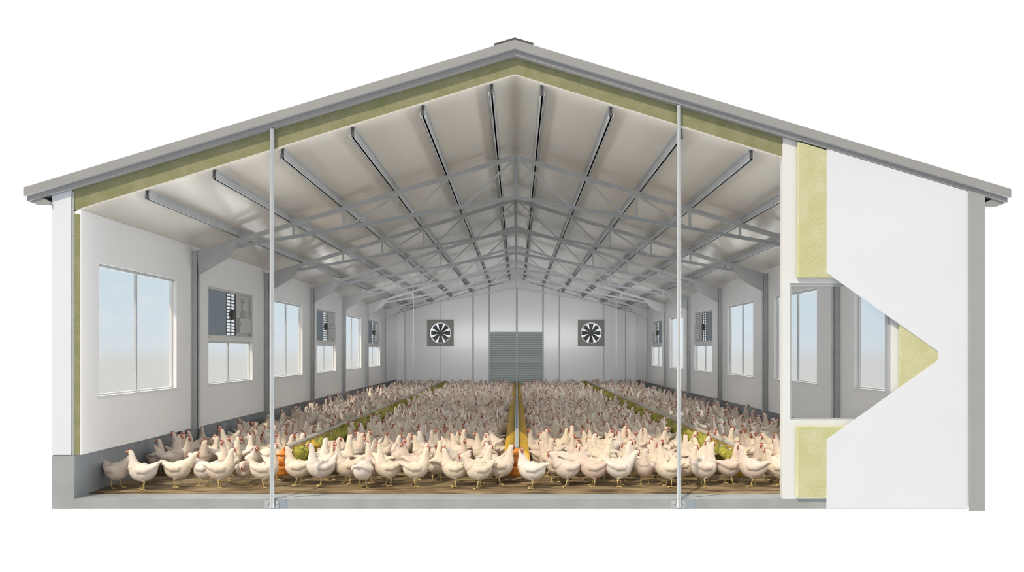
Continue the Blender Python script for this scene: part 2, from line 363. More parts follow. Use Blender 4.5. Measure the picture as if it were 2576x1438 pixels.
def cooler(side, a, b, z0, z1, label):
    X = XL if side < 0 else XR
    w = empty('air_cooler', (X + side * 0.06, (a + b) / 2, z0)); loc = tuple(w.location); tag(w, label, 'air cooler', 'air coolers set in the side windows')
    S = lambda u, v: (min(X + side * u, X + side * v), max(X + side * u, X + side * v))
    Ln = b - a; p1 = a + Ln * 0.23; p2 = a + Ln * 0.455; p3 = a + Ln * 0.67
    mb = MB(); mb.plate(rect(a, b, z0, z1), [rect(a + .02, b - .03, z0 + .03, z1 - .03)], YZ, X + side * 0.03, X + side * 0.084); local(mb.build('casing', M['greyplastic']), w, loc)
    for q0, q1 in ((a + .02, p1 - .006), (p1 + .006, p2)):
        mb = MB(); mb.box(*S(0.06, 0.085), q0, q1, z0 + .03, z1 - .03); local(mb.build('side_panel', M['bluepanel']), w, loc)
    mb = MB(); n = 13; h = (z1 - z0 - .06) / n
    for i in range(n + 1):
        zz = z0 + .03 + h * i
        mb.beam((X + side * 0.07, p2, zz), (X + side * 0.07, p3, zz), 0.03, 0.014)
    for y in (p2 + .005, (p2 + p3) / 2, p3 - .005): mb.box(*S(0.06, 0.07), y - .012, y + .012, z0 + .03, z1 - .03)
    local(mb.build('louvre', M['blade']), w, loc)
    mb = MB(); zc = (z0 + z1) / 2
    mb.tube([(X + side * 0.02, (p2 + p3) / 2 + .04, zc), (X + side * 0.09, (p2 + p3) / 2 + .04, zc)], 0.07, 14); local(mb.build('motor', M['blade'], smooth=False), w, loc)
    mb = MB(); mb.box(*S(0.05, 0.09), p3, b - .03, z0 + .03, z1 - .03)
    c = (p3 + b - .03) / 2
    mb.box(*S(0.0, 0.05), p3 + .03, b - .07, z0 + .08, zc - .04)
    mb.lathe([(0.11, 0), (0.10, .06), (0.055, .12), (0.05, .24), (0.075, .26), (0.075, .30)], X + side * 0.05, c, 16, z0=zc - .03)
    mb.box(*S(-.01, 0.0), p3 + .05, p3 + .09, zc - .16, zc - .10)
    local(mb.build('blower_housing', M['greyplastic']), w, loc)
    mb = MB(); mb.box(*S(-.015, 0.03), a, b, z0 - .02, z0 + .012); local(mb.build('bottom_rail', M['frame']), w, loc)

coolL, coolR = (1, 3, 5), (3, 5)
for side, WW, cs in ((-1, LW, coolL), (1, RW, coolR)):
    for i, (a, b) in enumerate(WW):
        if i in cs:
            side_window(side, a, b, WB, 1.63)
            mb = MB(); X = XL if side < 0 else XR
            mb.box(min(X, X + side * .095), max(X, X + side * .095), a, b, 1.63, 1.69)
            wn_o = mb.build('transom', M['frame']); wn_o.parent = bpy.data.objects['window_%d' % wn[0]]
            l = wn_o.parent.location; wn_o.location = (-l.x, -l.y, -l.z)
            wh = ('left' if side < 0 else 'right')
            pos = {(-1, 1): 'nearest one on the left wall', (-1, 3): 'second one along the left wall', (-1, 5): 'farthest one on the left wall', (1, 3): 'nearer one on the right wall', (1, 5): 'farther one on the right wall'}[(side, i)]
            cooler(side, a, b, 1.69, WT, 'grey air cooler above a small window, ' + pos)
        else: side_window(side, a, b, WB, WT)
# window of the cut-away front
w = empty('window_%d' % (wn[0] + 1), (P(2110, 0)[0], 0.03, P(0, 1055)[1])); loc = tuple(w.location)
tag(w, 'clear window in the cut-away front wall', 'window', kind='structure')
(ha, hb), (hc, hd) = (P(1988, 0, Y0)[0], P(2241, 0, Y0)[0]), (P(0, 1055, Y0)[1], P(0, 712, Y0)[1])
mb = MB(); mb.plate(rect(ha, hb, hc, hd), [rect(ha + .016, hb - .03, hc + .012, hd - .03)], XZ, 0.0, 0.05); local(mb.build('window_frame', M['steel_pale']), w, loc)
mb = MB(); mb.box(ha + .016, hb - .03, 0.022, 0.028, hc + .012, hd - .03); local(mb.build('glass_pane', M['glass']), w, loc)

# ------------------------------------------------------------------ steelwork
for k, y in enumerate(FR):
    place = 'nearest the open front' if k == 0 else ('at the far end' if k == 5 else ORD[k] + ' from the open front')
    for s in (-1, 1):
        X = XL if s < 0 else XR
        xi = X - s * 0.075
        o = empty('steel_column', (X - s * 0.04, y, 0.44)); loc = tuple(o.location)
        tag(o, 'grey steel column with a haunch on the %s wall, %s' % ('left' if s < 0 else 'right', place), 'column')
        mb = MB()
        mb.box(min(X + s * .005, X - s * .012), max(X + s * .005, X - s * .012), y - .0, y + .11, 0.43, RAF(X))
        mb.box(min(xi, xi + s * .012), max(xi, xi + s * .012), y, y + .11, 0.43, RAF(X))
        mb.box(min(xi, X), max(xi, X), y + .008, y + .03, 0.43, RAF(X))
        local(mb.build('shaft', M['steel']), o, loc)
        mb = MB()
        x2, x3 = X - s * 0.70, X - s * 0.48
        mb.plate([(xi, RAF(xi) - .01), (x2, RAF(x2) - .01), (x3, RAF(x3) - .245 + .02), (xi - s * .01, 2.52)], [], XZ, y + .01, y + .075)
        local(mb.build('haunch_plate', M['steel']), o, loc)
    o = empty('roof_truss', (0, y, 3.574)); loc = tuple(o.location)
    tag(o, 'grey steel roof truss spanning the house, ' + place, 'truss')
    yc = y + 0.04
    def BC(x): return 3.56 - 0.178 * abs(x - RX)
    for s in (-1, 1):
        X = XL if s < 0 else XR
        mb = MB(); mb.beam((RX, yc, RAF(RX) - .03), (X - s * .04, yc, RAF(X) - .03), 0.05, 0.06); local(mb.build('top_chord', M['steel']), o, loc)
        xe = X - s * 0.50
        mb = MB(); mb.beam((RX, yc, BC(RX)), (xe, yc, BC(xe)), 0.04, 0.045); local(mb.build('bottom_chord', M['steel_pale']), o, loc)
        for x in (1.62, 2.34, 3.02):
            mb = MB(); mb.beam((s * x, yc, RAF(x) - .05), (s * x, yc, BC(x) + .02), 0.032, 0.032); local(mb.build('post', M['steel']), o, loc)
        for xt, xb_ in ((0.04, 0.72), (0.94, 1.45), (1.62, 2.28)):
            mb = MB(); mb.beam((s * xt, yc, RAF(xt) - .05), (s * xb_, yc, BC(xb_) + .01), 0.026, 0.026); local(mb.build('diagonal', M['steel']), o, loc)
    mb = MB(); mb.beam((RX, yc, RAF(RX) - .04), (RX, yc, BC(RX)), 0.045, 0.045); local(mb.build('king_post', M['steel_pale']), o, loc)
PX = (0.255, 0.95, 1.66, 2.37, 3.06, 3.74)
nm = ['beside the ridge', 'second from the ridge', 'third from the ridge', 'fourth from the ridge', 'fifth from the ridge', 'nearest the side wall']
for s in (-1, 1):
    for i, x in enumerate(PX):
        X = s * x
        if s > 0 and i == 5 : pass
        o = empty('roof_purlin', (X, 0.03, CE(X) - .08)); loc = tuple(o.location)
        tag(o, 'long grey roof purlin on the %s slope, %s' % ('left' if s < 0 else 'right', nm[i]), 'purlin')
        top = CE(X) + 0.004; bot = RAF(X) - 0.004; y0 = 0.05 if s < 0 or x < 2.6 else 0.08
        mb = MB(); w = 0.052
        mb.box(X - w / 2, X + w / 2, y0, L, top - .018, top); mb.box(X - w / 2, X + w / 2, y0, L, bot, bot + .012)
        mb.box(X - .006, X + .012, y0, L, bot, top); mb.box(X + s * w / 2 - .005, X + s * w / 2 + .005, y0, L, bot, bot + .045)
        local(mb.build('rail', M['steel']), o, loc)
        mb = MB(); mb.box(X - .014, X + .014, y0 - .012, y0, bot + .01, top - .008); local(mb.build('end_cap', M['darkmetal']), o, loc)

# the two slim posts in front of the section
for px, top, lab in ((684.5, 327, 'left'), (1708, 266, 'right')):
    Yp = -0.045; x = P(px, 0, Yp)[0]
    o = empty('support_post', (x, Yp, -0.1)); loc = tuple(o.location)
    tag(o, '%s slim pale steel post rising from a bolted plate on the slab edge' % lab, 'post')
    mb = MB(); zt = F(x) - 0.138
    mb.tube([(x, Yp, -0.082), (x, Yp, zt)], 0.0215, 16); local(mb.build('tube', M['steel_pale'], smooth=False), o, loc)
    pa = P(px - 19, 1279, -.02); pb = P(px + 17, 1257, -.02)
    mb = MB(); c = .02
    mb.plate([(pa[0], pa[1]), (pb[0] - c, pa[1]), (pb[0], pa[1] + c), (pb[0], pb[1] - c), (pb[0] - c, pb[1]), (pa[0], pb[1])], [], XZ, -0.026, -0.0165)
    local(mb.build('base_plate', M['steel_pale']), o, loc)
    for dx in (-.048, .042):
        mb = MB(); mb.tube([(x + dx, -0.034, -0.04), (x + dx, -0.024, -0.04)], 0.013, 6); mb.tube([(x + dx, -0.042, -0.04), (x + dx, -0.03, -0.04)], 0.006, 8); local(mb.build('bolt', M['steel']), o, loc)

# ------------------------------------------------------------------ wall fans
for i, (cx, cz) in enumerate(FANS):
    o = empty('exhaust_fan', (cx, L - 0.05, cz)); loc = tuple(o.location)
    tag(o, 'square grey exhaust fan with dark blades on the far wall, %s of the roller door' % ('left', 'right')[i], 'fan')
    mb = MB(); mb.plate(rect(cx - .48, cx + .48, cz - .485, cz + .485), [circ(cx, cz, .375)], XZ, L - 0.06, L - 0.005)
    mb.plate(rect(cx - .48, cx + .48, cz - .485, cz + .485), [rect(cx - .43, cx + .43, cz - .40, cz + .44)], XZ, L - 0.08, L - 0.058)
    local(mb.build('housing', M['fanplate']), o, loc)
    mb = MB(); n = 40; vs = []
    for k in range(n):
        t = 2 * PI * k / n
        for r, y in ((.365, L - .075), (.385, L - .075), (.385, L + .06), (.365, L + .06)): vs.append((cx + r * math.cos(t), y, cz + r * math.sin(t)))
    mb.add(vs, [(k * 4 + j, k * 4 + (j + 1) % 4, ((k + 1) % n) * 4 + (j + 1) % 4, ((k + 1) % n) * 4 + j) for k in range(n) for j in range(4)])
    local(mb.build('ring', M['white']), o, loc)
    for k in range(8):
        t = 2 * PI * k / 8 + PI / 2; mb = MB(); d = Vector((math.cos(t), 0, math.sin(t))); e = Vector((-math.sin(t), 0, math.cos(t))); c = Vector((cx, L - 0.02, cz)); Yv = Vector((0, 1, 0))
        vs = []
        for r, w, tw in ((.06, .03, .02), (.2, .06, .018), (.35, .09, .014)):
            for sg in (-1, 1):
                for th in (-.003, .003): vs.append(c + d * r + e * (sg * w) + Yv * (sg * tw + th))
        fs = []
        for q in range(2):
            a = q * 4; fs += [(a, a + 2, a + 6, a + 4), (a + 1, a + 5, a + 7, a + 3), (a, a + 4, a + 5, a + 1), (a + 2, a + 3, a + 7, a + 6)]
        fs += [(0, 1, 3, 2), (8, 10, 11, 9)]
        mb.add(vs, fs); local(mb.build('blade', M['blade']), o, loc)
    mb = MB(); mb.tube([(cx, L - .05, cz), (cx, L + .02, cz)], 0.065, 16); local(mb.build('hub', M['blade']), o, loc)

# ------------------------------------------------------------------ feeding lines
PZ = 0.40; SX = {'left': -2.60, 'centre': 0.0, 'right': 2.50}; YN = 0.97
for nme, x in SX.items():
    o = empty('feed_line', (x, YN, PZ)); loc = tuple(o.location)
    if nme == 'centre': tag(o, 'centre feed line, pale pipe between two rows of slanted golden slats', 'feed line')
    else: tag(o, '%s feed line, grey-beige pipe with a yellow-green fringe under it' % nme, 'feed line')
    mb = MB(); mb.tube([(x, YN - .03, PZ), (x, L - .05, PZ)], 0.026, 12); local(mb.build('feed_pipe', M['steel_pale'] if nme == 'centre' else M['pipe'], smooth=True), o, loc)
    if nme == 'centre':
        for s in (-1, 1):
            mb = MB(); y = YN + .24
            while y < L - .1:
                p = Vector((x + s * .03, y, .375)); q = Vector((x + s * .14, y - .22, .14))
                mid = (p + q) / 2 + Vector((s * .035, 0, .03))
                mb.tube([p, mid, q], [.019, .030, .018], 8)
                y += 0.15 if y < 6 else 0.2
            mb.beam((x + s * .14, YN, .14), (x + s * .14, L - .1, .14), .02, .03)
            local(mb.build('slat_row', M['gold'], smooth=True), o, loc)
    else:
        s = 1 if nme == 'left' else -1
        mb = MB(); n = 12; K = 420; vs = []
        for k in range(K + 1):
            y = YN + .05 + (L - .2 - YN) * (k / K) ** 1.5
            for j in range(n):
                t = 2 * PI * j / n
                q = Vector((x * 3 + 7, y * 9, t * 1.2)); am = 0.75 + 0.75 * noise.noise(q) + 0.35 * noise.noise(q * 3)
                sc = 0.3 if k in (0, K) else 1
                vs.append((x + s * .085 + math.cos(t) * .075 * am * sc, y, .285 + math.sin(t) * .095 * am * sc))
        mb.add(vs, [(k * n + j, k * n + (j + 1) % n, (k + 1) * n + (j + 1) % n, (k + 1) * n + j) for k in range(K) for j in range(n)] + [tuple(range(n)), tuple(K * n + j for j in range(n))])
        local(mb.build('fringe', M['moss'], smooth=True), o, loc)
        mb = MB(); mb.beam((x + s * .03, YN, PZ - .03), (x + s * .03, L - .1, PZ - .03), .012, .018); local(mb.build('rail', M['gold']), o, loc)
    # drop rods up to the trusses
    yr = FR[5] + .04 if nme == 'centre' else FR[3] + .04
    ztop = (3.56 - .178 * abs(x)) if nme == 'centre' else 3.56 - .178 * abs(x)
    mb = MB(); r = 0.032 if nme == 'centre' else 0.011
    mb.tube([(x, yr, PZ), (x, yr, ztop + (0 if nme == 'centre' else .0))], r, 10); local(mb.build('drop_rod', M['steel_pale'] if nme == 'centre' else M['steel']), o, loc)

def pan_feeder(x, y, mt, label, group=None):
    o = empty('pan_feeder', (x, y, 0.075)); tag(o, label, 'feeder', group)
    mb = MB(); mb.lathe([(0.014, .32), (0.03, .30), (0.06, .275), (0.088, .265), (0.09, .25), (0.075, .245), (.074, .24)], 0, 0, 28); mb.build('hopper_lid', mt, o, True)
    mb = MB(); mb.lathe([(0.072, .245), (0.07, .13)], 0, 0, 28)
    for k in range(10):
        t = 2 * PI * k / 10; mb.box(0, 0, 0, 0, 0, 0) if False else mb.tube([(0.074 * math.cos(t), 0.074 * math.sin(t), .245), (0.078 * math.cos(t), 0.078 * math.sin(t), .125)], .007, 6)
    mb.build('grill', mt, o, True)
    mb = MB(); mb.lathe([(0.05, .012), (0.085, .02), (0.095, .05), (0.098, .075), (0.115, .10), (0.118, .12), (.108, .128), (.085, .115), (.075, .09), (.03, .08)], 0, 0, 32); mb.build('dish', mt, o, True)
    return o
pan_feeder(-2.62, 0.90, M['orange'], 'orange pan feeder at the near end of the left feed line')
pan_feeder(0.0, 0.90, M['orange'], 'orange and gold pan feeder at the near end of the centre feed line')
pan_feeder(2.50, 0.90, M['gold'], 'golden pan feeder at the near end of the right feed line')
pan_feeder(-2.48, 1.65, M['gold'], 'golden pan feeder behind the orange one on the left feed line')
pan_feeder(2.40, 1.75, M['gold'], 'golden pan feeder second from the near end of the right feed line')
FEEDERS = [(-2.62, .90), (0, .90), (2.50, .90), (-2.48, 1.65), (2.40, 1.75)]

# ------------------------------------------------------------------ hens
def cr(pts, n):
    """Catmull-Rom through rows of numbers"""
    out = []; k = len(pts)
    for i in range(k - 1):
        p0, p1, p2, p3 = pts[max(i - 1, 0)], pts[i], pts[i + 1], pts[min(i + 2, k - 1)]
        for j in range(n):
            t = j / n
            out.append([0.5 * (2 * b + (c - a) * t + (2 * a - 5 * b + 4 * c - d) * t * t + (3 * b - a - 3 * c + d) * t ** 3) for a, b, c, d in zip(p0, p1, p2, p3)])
    out.append(list(pts[-1])); return out
# rows: x, y, z, half width, half height
TAIL = {'low': [(-.185, 0, .262, .006, .004), (-.155, 0, .256, .026, .014), (-.115, 0, .243, .044, .034)],
        'up': [(-.165, 0, .352, .005, .005), (-.150, 0, .318, .020, .016), (-.118, 0, .268, .042, .036)],
        'mid': [(-.185, 0, .300, .005, .005), (-.158, 0, .285, .022, .016), (-.118, 0, .255, .042, .034)]}
BODY = [(-.072, 0, .208, .074, .076), (-.02, 0, .188, .092, .098), (.035, 0, .192, .094, .102), (.078, 0, .226, .080, .084)]
NECK = {'alert': [(.100, 0, .268, .048, .050), (.110, 0, .315, .032, .034), (.118, 0, .358, .024, .025), (.128, 0, .392, .022, .023), (.146, 0, .404, .020, .020), (.164, 0, .402, .010, .011)],
        'tall': [(.092, 0, .285, .044, .046), (.094, 0, .340, .030, .031), (.100, 0, .392, .023, .024), (.110, 0, .430, .021, .023), (.128, 0, .443, .020, .020), (.146, 0, .441, .010, .011)],
        'forward': [(.118, 0, .262, .048, .048), (.145, 0, .298, .034, .034), (.170, 0, .328, .026, .026), (.192, 0, .350, .022, .023), (.211, 0, .352, .019, .019), (.228, 0, .344, .010, .010)],
        'low': [(.122, 0, .246, .046, .046), (.158, 0, .262, .034, .034), (.190, 0, .262, .026, .026), (.214, 0, .244, .022, .023), (.226, 0, .224, .018, .019), (.230, 0, .206, .009, .010)],
        'turned': [(.100, 0, .268, .048, .050), (.108, .004, .315, .032, .034), (.112, .010, .358, .025, .026), (.112, .022, .390, .022, .024), (.104, .038, .400, .019, .019), (.092, .050, .396, .010, .011)]}
def hen_parts(tail, neck, stride=0.0, hi=True):
    rows = cr(TAIL[tail] + BODY + NECK[neck], 4 if hi else 1)
    n = 20 if hi else 7
    mb = MB(); vs = []; k = len(rows); nb = (len(TAIL[tail]) + len(BODY)) * (4 if hi else 1) - 1
    for r in rows[nb:]: r[3] *= 1.2; r[4] *= 1.2
    for i, r in enumerate(rows):
        c = Vector(r[:3]); a = Vector(rows[max(i - 1, 0)][:3]); b = Vector(rows[min(i + 1, k - 1)][:3]); d = (b - a).normalized()
        side = d.cross(Vector((0, 0, 1)));  side = Vector((0, -1, 0)) if side.length < .2 else side.normalized()
        if side.y > 0: side = -side
        up = side.cross(d).normalized()
        for j in range(n):
            t = 2 * PI * j / n; w = math.cos(t); h = math.sin(t)
            vs.append(c + side * (w * max(r[3], .003)) + up * (h * max(r[4], .003)))
    mb.add(vs, [(i * n + j, i * n + (j + 1) % n, (i + 1) * n + (j + 1) % n, (i + 1) * n + j) for i in range(k - 1) for j in range(n)] + [tuple(range(n)), tuple((k - 1) * n + j for j in range(n))])
    legs = []
    for s in (-1, 1):
        hip = Vector((-.005, s * .042, .165)); kn = Vector((.018 + s * stride * .3, s * .040, .115)); hock = Vector((-.004 + s * stride * .7, s * .038, .088)); foot = Vector((.012 + s * stride, s * .042, .006))
        if hi:
            mb.tube([hip, (hip + kn) / 2, kn, hock], [.050, .044, .030, .013], 12)
            # folded wing
            mb.tube([Vector((.070, s * .058, .232)), Vector((.03, s * .080, .212)), Vector((-.03, s * .080, .212)), Vector((-.09, s * .060, .232)), Vector((-.145, s * .034, .258))], [.018, .036, .038, .026, .006], 12)
        legs.append((kn, hock, foot))
    h = Vector(rows[-1][:3]); h0 = Vector(NECK[neck][3][:3]); f = Vector(NECK[neck][4][:3]); hd = (h - h0).normalized()
    return mb, legs, f, hd
def finish(mb, voxel):
    me = mb.mesh('tmp', []); o = bpy.data.objects.new('tmp', me); COL.objects.link(o)
    r = o.modifiers.new('r', 'REMESH'); r.mode = 'VOXEL'; r.voxel_size = voxel; r.use_smooth_shade = True
    s = o.modifiers.new('s', 'SMOOTH'); s.factor = 0.6; s.iterations = 5
    dg = bpy.context.evaluated_depsgraph_get(); ev = o.evaluated_get(dg); me2 = bpy.data.meshes.new_from_object(ev)
    bpy.data.objects.remove(o); return me2
def frame_of(hd):
    x = hd.normalized(); y = Vector((0, 0, 1)).cross(x); y = Vector((0, 1, 0)) if y.length < .1 else y.normalized(); z = x.cross(y); return x, y, z
def comb_mb(f, hd, n=5):
    x, y, z = frame_of(hd); mb = MB()
    base = f + z * .014
    outline = [(-.022, -.004), (-.030, .010), (-.026, .020), (-.019, .011), (-.014, .028), (-.007, .013), (0, .031), (.006, .013), (.012, .025), (.016, .010), (.022, .014), (.022, .0), (.012, -.006)]
    m2 = MB(); m2.plate(outline, [], lambda a, b, t: tuple(base + x * a * .8 + z * b * .62 + y * t), -.004, .004); return m2
def wattle_mb(f, hd):
    x, y, z = frame_of(hd); mb = MB()
    for s in (-1, 1):
        c = f + x * .010 - z * .026 + y * (s * .007); mb.ball(c, .008, 0, 8, 6, (.8, .5, 1.4))
    for s in (-1, 1): mb.ball(f + x * .004 + y * (s * .017) - z * .001, .011, 0, 8, 5, (1, .4, 1))
    return mb
def beak_mb(f, hd):
    x, y, z = frame_of(hd); mb = MB(); p = f + x * .014
    mb.tube([p, p + x * .012 - z * .001, p + x * .024 - z * .006], [.0095, .006, .001], 8); return mb
def leg_add(mb, legs, mi=0, n=7):
    for kn, hock, foot in legs:
        mb.tube([kn, hock, hock.lerp(foot, .5), foot + Vector((0, 0, .003))], [.008, .0075, .0055, .006], n, mi)
        for ang in (-.55, 0, .55, PI):
            ln = .042 if ang != PI else .02
            d = Vector((math.cos(ang), math.sin(ang), 0))
            mb.tube([foot + Vector((0, 0, .003)), foot + d * ln * .55 + Vector((0, 0, .004)), foot + d * ln - Vector((0, 0, .004))], [.0055, .0048, .002], 6, mi)

VAR = [('low', 'alert', .012), ('mid', 'alert', -.018), ('up', 'tall', .008), ('mid', 'forward', .028), ('low', 'low', .0), ('low', 'turned', -.01), ('up', 'alert', .02), ('low', 'tall', -.025)]
BODYM, COMBM, WATM, BEAKM, WHOLE = [], [], [], [], []
FMATS = [M['feather'], M['leg'], M['face'], M['eye'], M['comb'], M['beak']]
def join_into(me, mb, mats):
    """append builder geometry to a mesh, keeping material slots"""
    bm = bmesh.new(); bm.from_mesh(me)
    vs = [bm.verts.new(v) for v in mb.v]
    for f, mi in zip(mb.f, mb.m):
        try: fc = bm.faces.new([vs[i] for i in f])
        except ValueError: continue
        fc.material_index = mi; fc.smooth = True
    bmesh.ops.recalc_face_normals(bm, faces=bm.faces); bm.to_mesh(me); bm.free()
for tl, nk, st in VAR:
    mb, legs, f, hd = hen_parts(tl, nk, st)
    for vox, store in ((.0065, BODYM), (.0105, WHOLE)):
        me = finish(mb, vox)
        me.materials.clear()
        for mt in FMATS: me.materials.append(mt)
        for p in me.polygons:
            c = p.center; p.use_smooth = True
            d = (c - (f + hd * .010)).length
            p.material_index = 2 if d < .024 else 0
        ex = MB(); leg_add(ex, legs, 1, 7 if store is BODYM else 5)
        x, y, z = frame_of(hd)
        for s in (-1, 1): ex.ball(f + hd * .003 + y * (s * .0185) + z * .003, .0036, 3, 6, 4)
        if store is WHOLE:
            for q, mi in ((comb_mb(f, hd), 4), (wattle_mb(f, hd), 4), (beak_mb(f, hd), 5)): ex.add(q.v, q.f, mi)
        join_into(me, ex, FMATS); me.name = 'hen_body'; store.append(me)
    COMBM.append(comb_mb(f, hd).mesh('comb', [M['comb']], False)); WATM.append(wattle_mb(f, hd).mesh('wattles', [M['comb']], True)); BEAKM.append(beak_mb(f, hd).mesh('beak', [M['beak']], True))

def ground(px, py):
    r = (py - VY) / 371.0; return (px - VX) / (250 * r), D * (1 / r - 1)
placed = []
def hen(x, y, deg, v, sc, label, group=None, parts=True):
    placed.append((x, y))
    if parts:
        o = empty('hen', (x, y, 0.010), math.radians(deg)); o.scale = (sc,) * 3
        for nme, me in (('body', BODYM[v]), ('comb', COMBM[v]), ('wattles', WATM[v]), ('beak', BEAKM[v])):
            c = bpy.data.objects.new(nme, me); COL.objects.link(c); c.parent = o
    else:
        o = bpy.data.objects.new('hen', WHOLE[v]); o.location = (x, y, 0.010); o.rotation_euler = (0, 0, math.radians(deg)); o.scale = (sc,) * 3; COL.objects.link(o)
    tag(o, label, 'hen', group); return o
# front row, from the left (0 deg = facing right, 180 = facing left, -90 = towards the viewer)
FRONT = [
 (292, 1230, -15, 3, 1.0, 'grey-shaded white hen at the far left corner, head bowed towards its neighbour'),
 (362, 1233, 190, 1, 1.0, 'white hen facing left, leftmost of the brightly lit front row'),
 (446, 1227, 8, 3, 1.0, 'white hen facing right with tail to the left, second bright hen of the front row'),
 (515, 1224, 165, 3, 0.95, 'beige-bellied hen head to head with the hen on its left'),
 (552, 1229, 20, 0, 1.0, 'white hen with neck raised to the right, left of the pinkish front hen'),
 (616, 1220, -80, 4, 0.9, 'small pinkish hen facing the viewer left of the left post'),
 (664, 1229, 12, 2, 1.0, 'white hen half hidden by the left slim post, tail to the left'),
 (752, 1223, 172, 0, 1.02, 'white hen facing left just right of the orange feeder'),
 (826, 1210, -50, 0, 1.05, 'tall white hen with red comb turned to the viewer, second right of the orange feeder'),
 (876, 1219, 205, 1, 1.0, 'white hen facing left with bright red comb, beside the round hen seen from behind'),
 (912, 1230, 80, 4, 1.0, 'round white hen seen from behind in the front row'),
 (966, 1206, 150, 4, 0.98, 'white hen bending down behind the round front hen, to its right'),
 (1044, 1226, 15, 0, 1.0, 'white hen facing right with neck raised, left of the middle of the front row'),
 (1098, 1213, 75, 7, 0.98, 'tall-necked white hen set back in the front row, facing away, left of centre'),
 (1146, 1226, 170, 1, 1.0, 'buff-necked white hen facing left, third left of the centre feeder'),
 (1206, 1230, 195, 3, 1.0, 'white hen leaning left near the slab edge, second left of the centre feeder'),
 (1256, 1222, 15, 0, 1.05, 'white hen reaching right to the centre feeder'),
 (1340, 1231, 165, 5, 1.05, 'white hen with raised wing line facing left, right of the centre feeder'),
 (1396, 1214, -90, 4, 0.95, 'hen facing the viewer with red face held low, second right of the centre feeder'),
 (1440, 1203, 10, 4, 1.0, 'white hen set back with head down facing right, third right of the centre feeder'),
 (1486, 1215, 165, 0, 1.02, 'white hen facing left with dark red face, right of the middle of the front row'),
 (1556, 1226, 10, 3, 1.05, 'white hen facing right with tail to the left, midway between centre feeder and right post'),
 (1622, 1220, -105, 5, 0.98, 'plump pale hen facing the viewer, second left of the right slim post'),
 (1684, 1226, 175, 7, 1.0, 'white hen facing left next to the right slim post'),
 (1768, 1226, 20, 2, 1.05, 'tall white hen facing right, first right of the right slim post'),
 (1832, 1220, 15, 7, 1.0, 'white hen facing right, left of the golden end feeder'),
 (1896, 1226, 155, 0, 1.05, 'buff hen facing left under the end of the right feed line'),
 (1948, 1212, 185, 1, 1.0, 'white hen half hidden behind the edge of the cut-away wall'),
]
for a in FRONT:
    x, y = ground(a[0], a[1]); hen(x, y, a[2], a[3], a[4], a[5])
def ok(x, y, dmin):
    if x < -4.22 or x > 4.16: return False
    if y > .85 and (abs(x) < .24 or abs(x - SX['left'] - .09) < .19 or abs(x - SX['right'] + .09) < .19): return False
    for fx, fy in FEEDERS:
        if (x - fx) ** 2 + (y - fy) ** 2 < .19 ** 2: return False
    return all((x - a) ** 2 + (y - b) ** 2 > dmin * dmin for a, b in placed)
rest = []
for band in range(26):
    ya, yb = 0.62 + band * 0.77, 0.62 + (band + 1) * 0.77
    ya, yb = min(ya, L - .25), min(yb, L - .25)
    if yb - ya < .1: break
    dmin = 0.255 if band < 2 else .232
    loc_p = [p for p in placed if p[1] > ya - .5]
    for t in range(2200):
        x = random.uniform(-4.3, 4.25); y = random.uniform(ya, yb)
        if x < -3.3 and y < 1.3: continue
        keep = placed; placed = loc_p; g = ok(x, y, dmin); placed = keep
        if g: loc_p.append((x, y)); placed.append((x, y)); rest.append((x, y))
for px, py in ((395, 1195), (440, 1178), (478, 1165), (520, 1150), (575, 1165)):
    rest.append(ground(px, py))
rest.sort(key=lambda p: p[1])
NIND = 300 - len(FRONT)
def lane(x): return 0 if x < SX['left'] else (1 if x < 0 else (2 if x < SX['right'] else 3))
LN = ['left of the left feed line', 'left of the centre feed line', 'right of the centre feed line', 'right of the right feed line']
for i, (x, y) in enumerate(rest[:NIND]):
    v = random.choices(range(8), (4, 4, 2, 3, 2, 2, 3, 2))[0]
    deg = random.choice((0, 180)) + random.gauss(0, 38) if random.random() < .8 else random.uniform(0, 360)
    c = math.cos(math.radians(deg)); s = math.sin(math.radians(deg))
    fac = 'facing right' if c > .5 else ('facing left' if c < -.5 else ('facing away' if s > 0 else 'facing the viewer'))
    lb = ('sunlit hen %s behind the front row, %s' if y < 2.2 else 'nearer shaded hen %s in the packed crowd %s') % (fac, LN[lane(x)])
    placed_n = len(placed); hen(x, y, deg, v, random.uniform(.92, 1.06), lb, lb, parts=(y < 1.9)); del placed[placed_n:]
# the rest of the flock, past counting
lows = []
for tl, nk, st in VAR:
    mb, legs, f, hd = hen_parts(tl, nk, st, hi=False)
    k = len(mb.f); mi = [0] * k
    x_, y_, z_ = frame_of(hd)
    ex = comb_mb(f, hd); mb.add(ex.v, ex.f, 1); mb.ball(f + hd * .014 - z_ * .006, .016, 1, 6, 4)
    for kn, hock, foot in legs: mb.tube([hock + Vector((0, 0, .05)), foot], [.02, .005], 4, 2)
    lows.append(mb)
big = MB()
for x, y in rest[NIND:]:
    mb = random.choice(lows); a = random.uniform(0, 2 * PI); sc = random.uniform(.92, 1.06); ca, sa = math.cos(a) * sc, math.sin(a) * sc
    n = len(big.v); big.v += [(x + v[0] * ca - v[1] * sa, y + v[0] * sa + v[1] * ca, .01 + v[2] * sc) for v in mb.v]
    big.f += [tuple(i + n for i in f) for f in mb.f]; big.m += mb.m
o = big.build('hen_flock', [M['feather_far'], M['comb'], M['leg']], smooth=True)
tag(o, 'hundreds of white hens packed down the far half of the house', 'hens', kind='stuff')

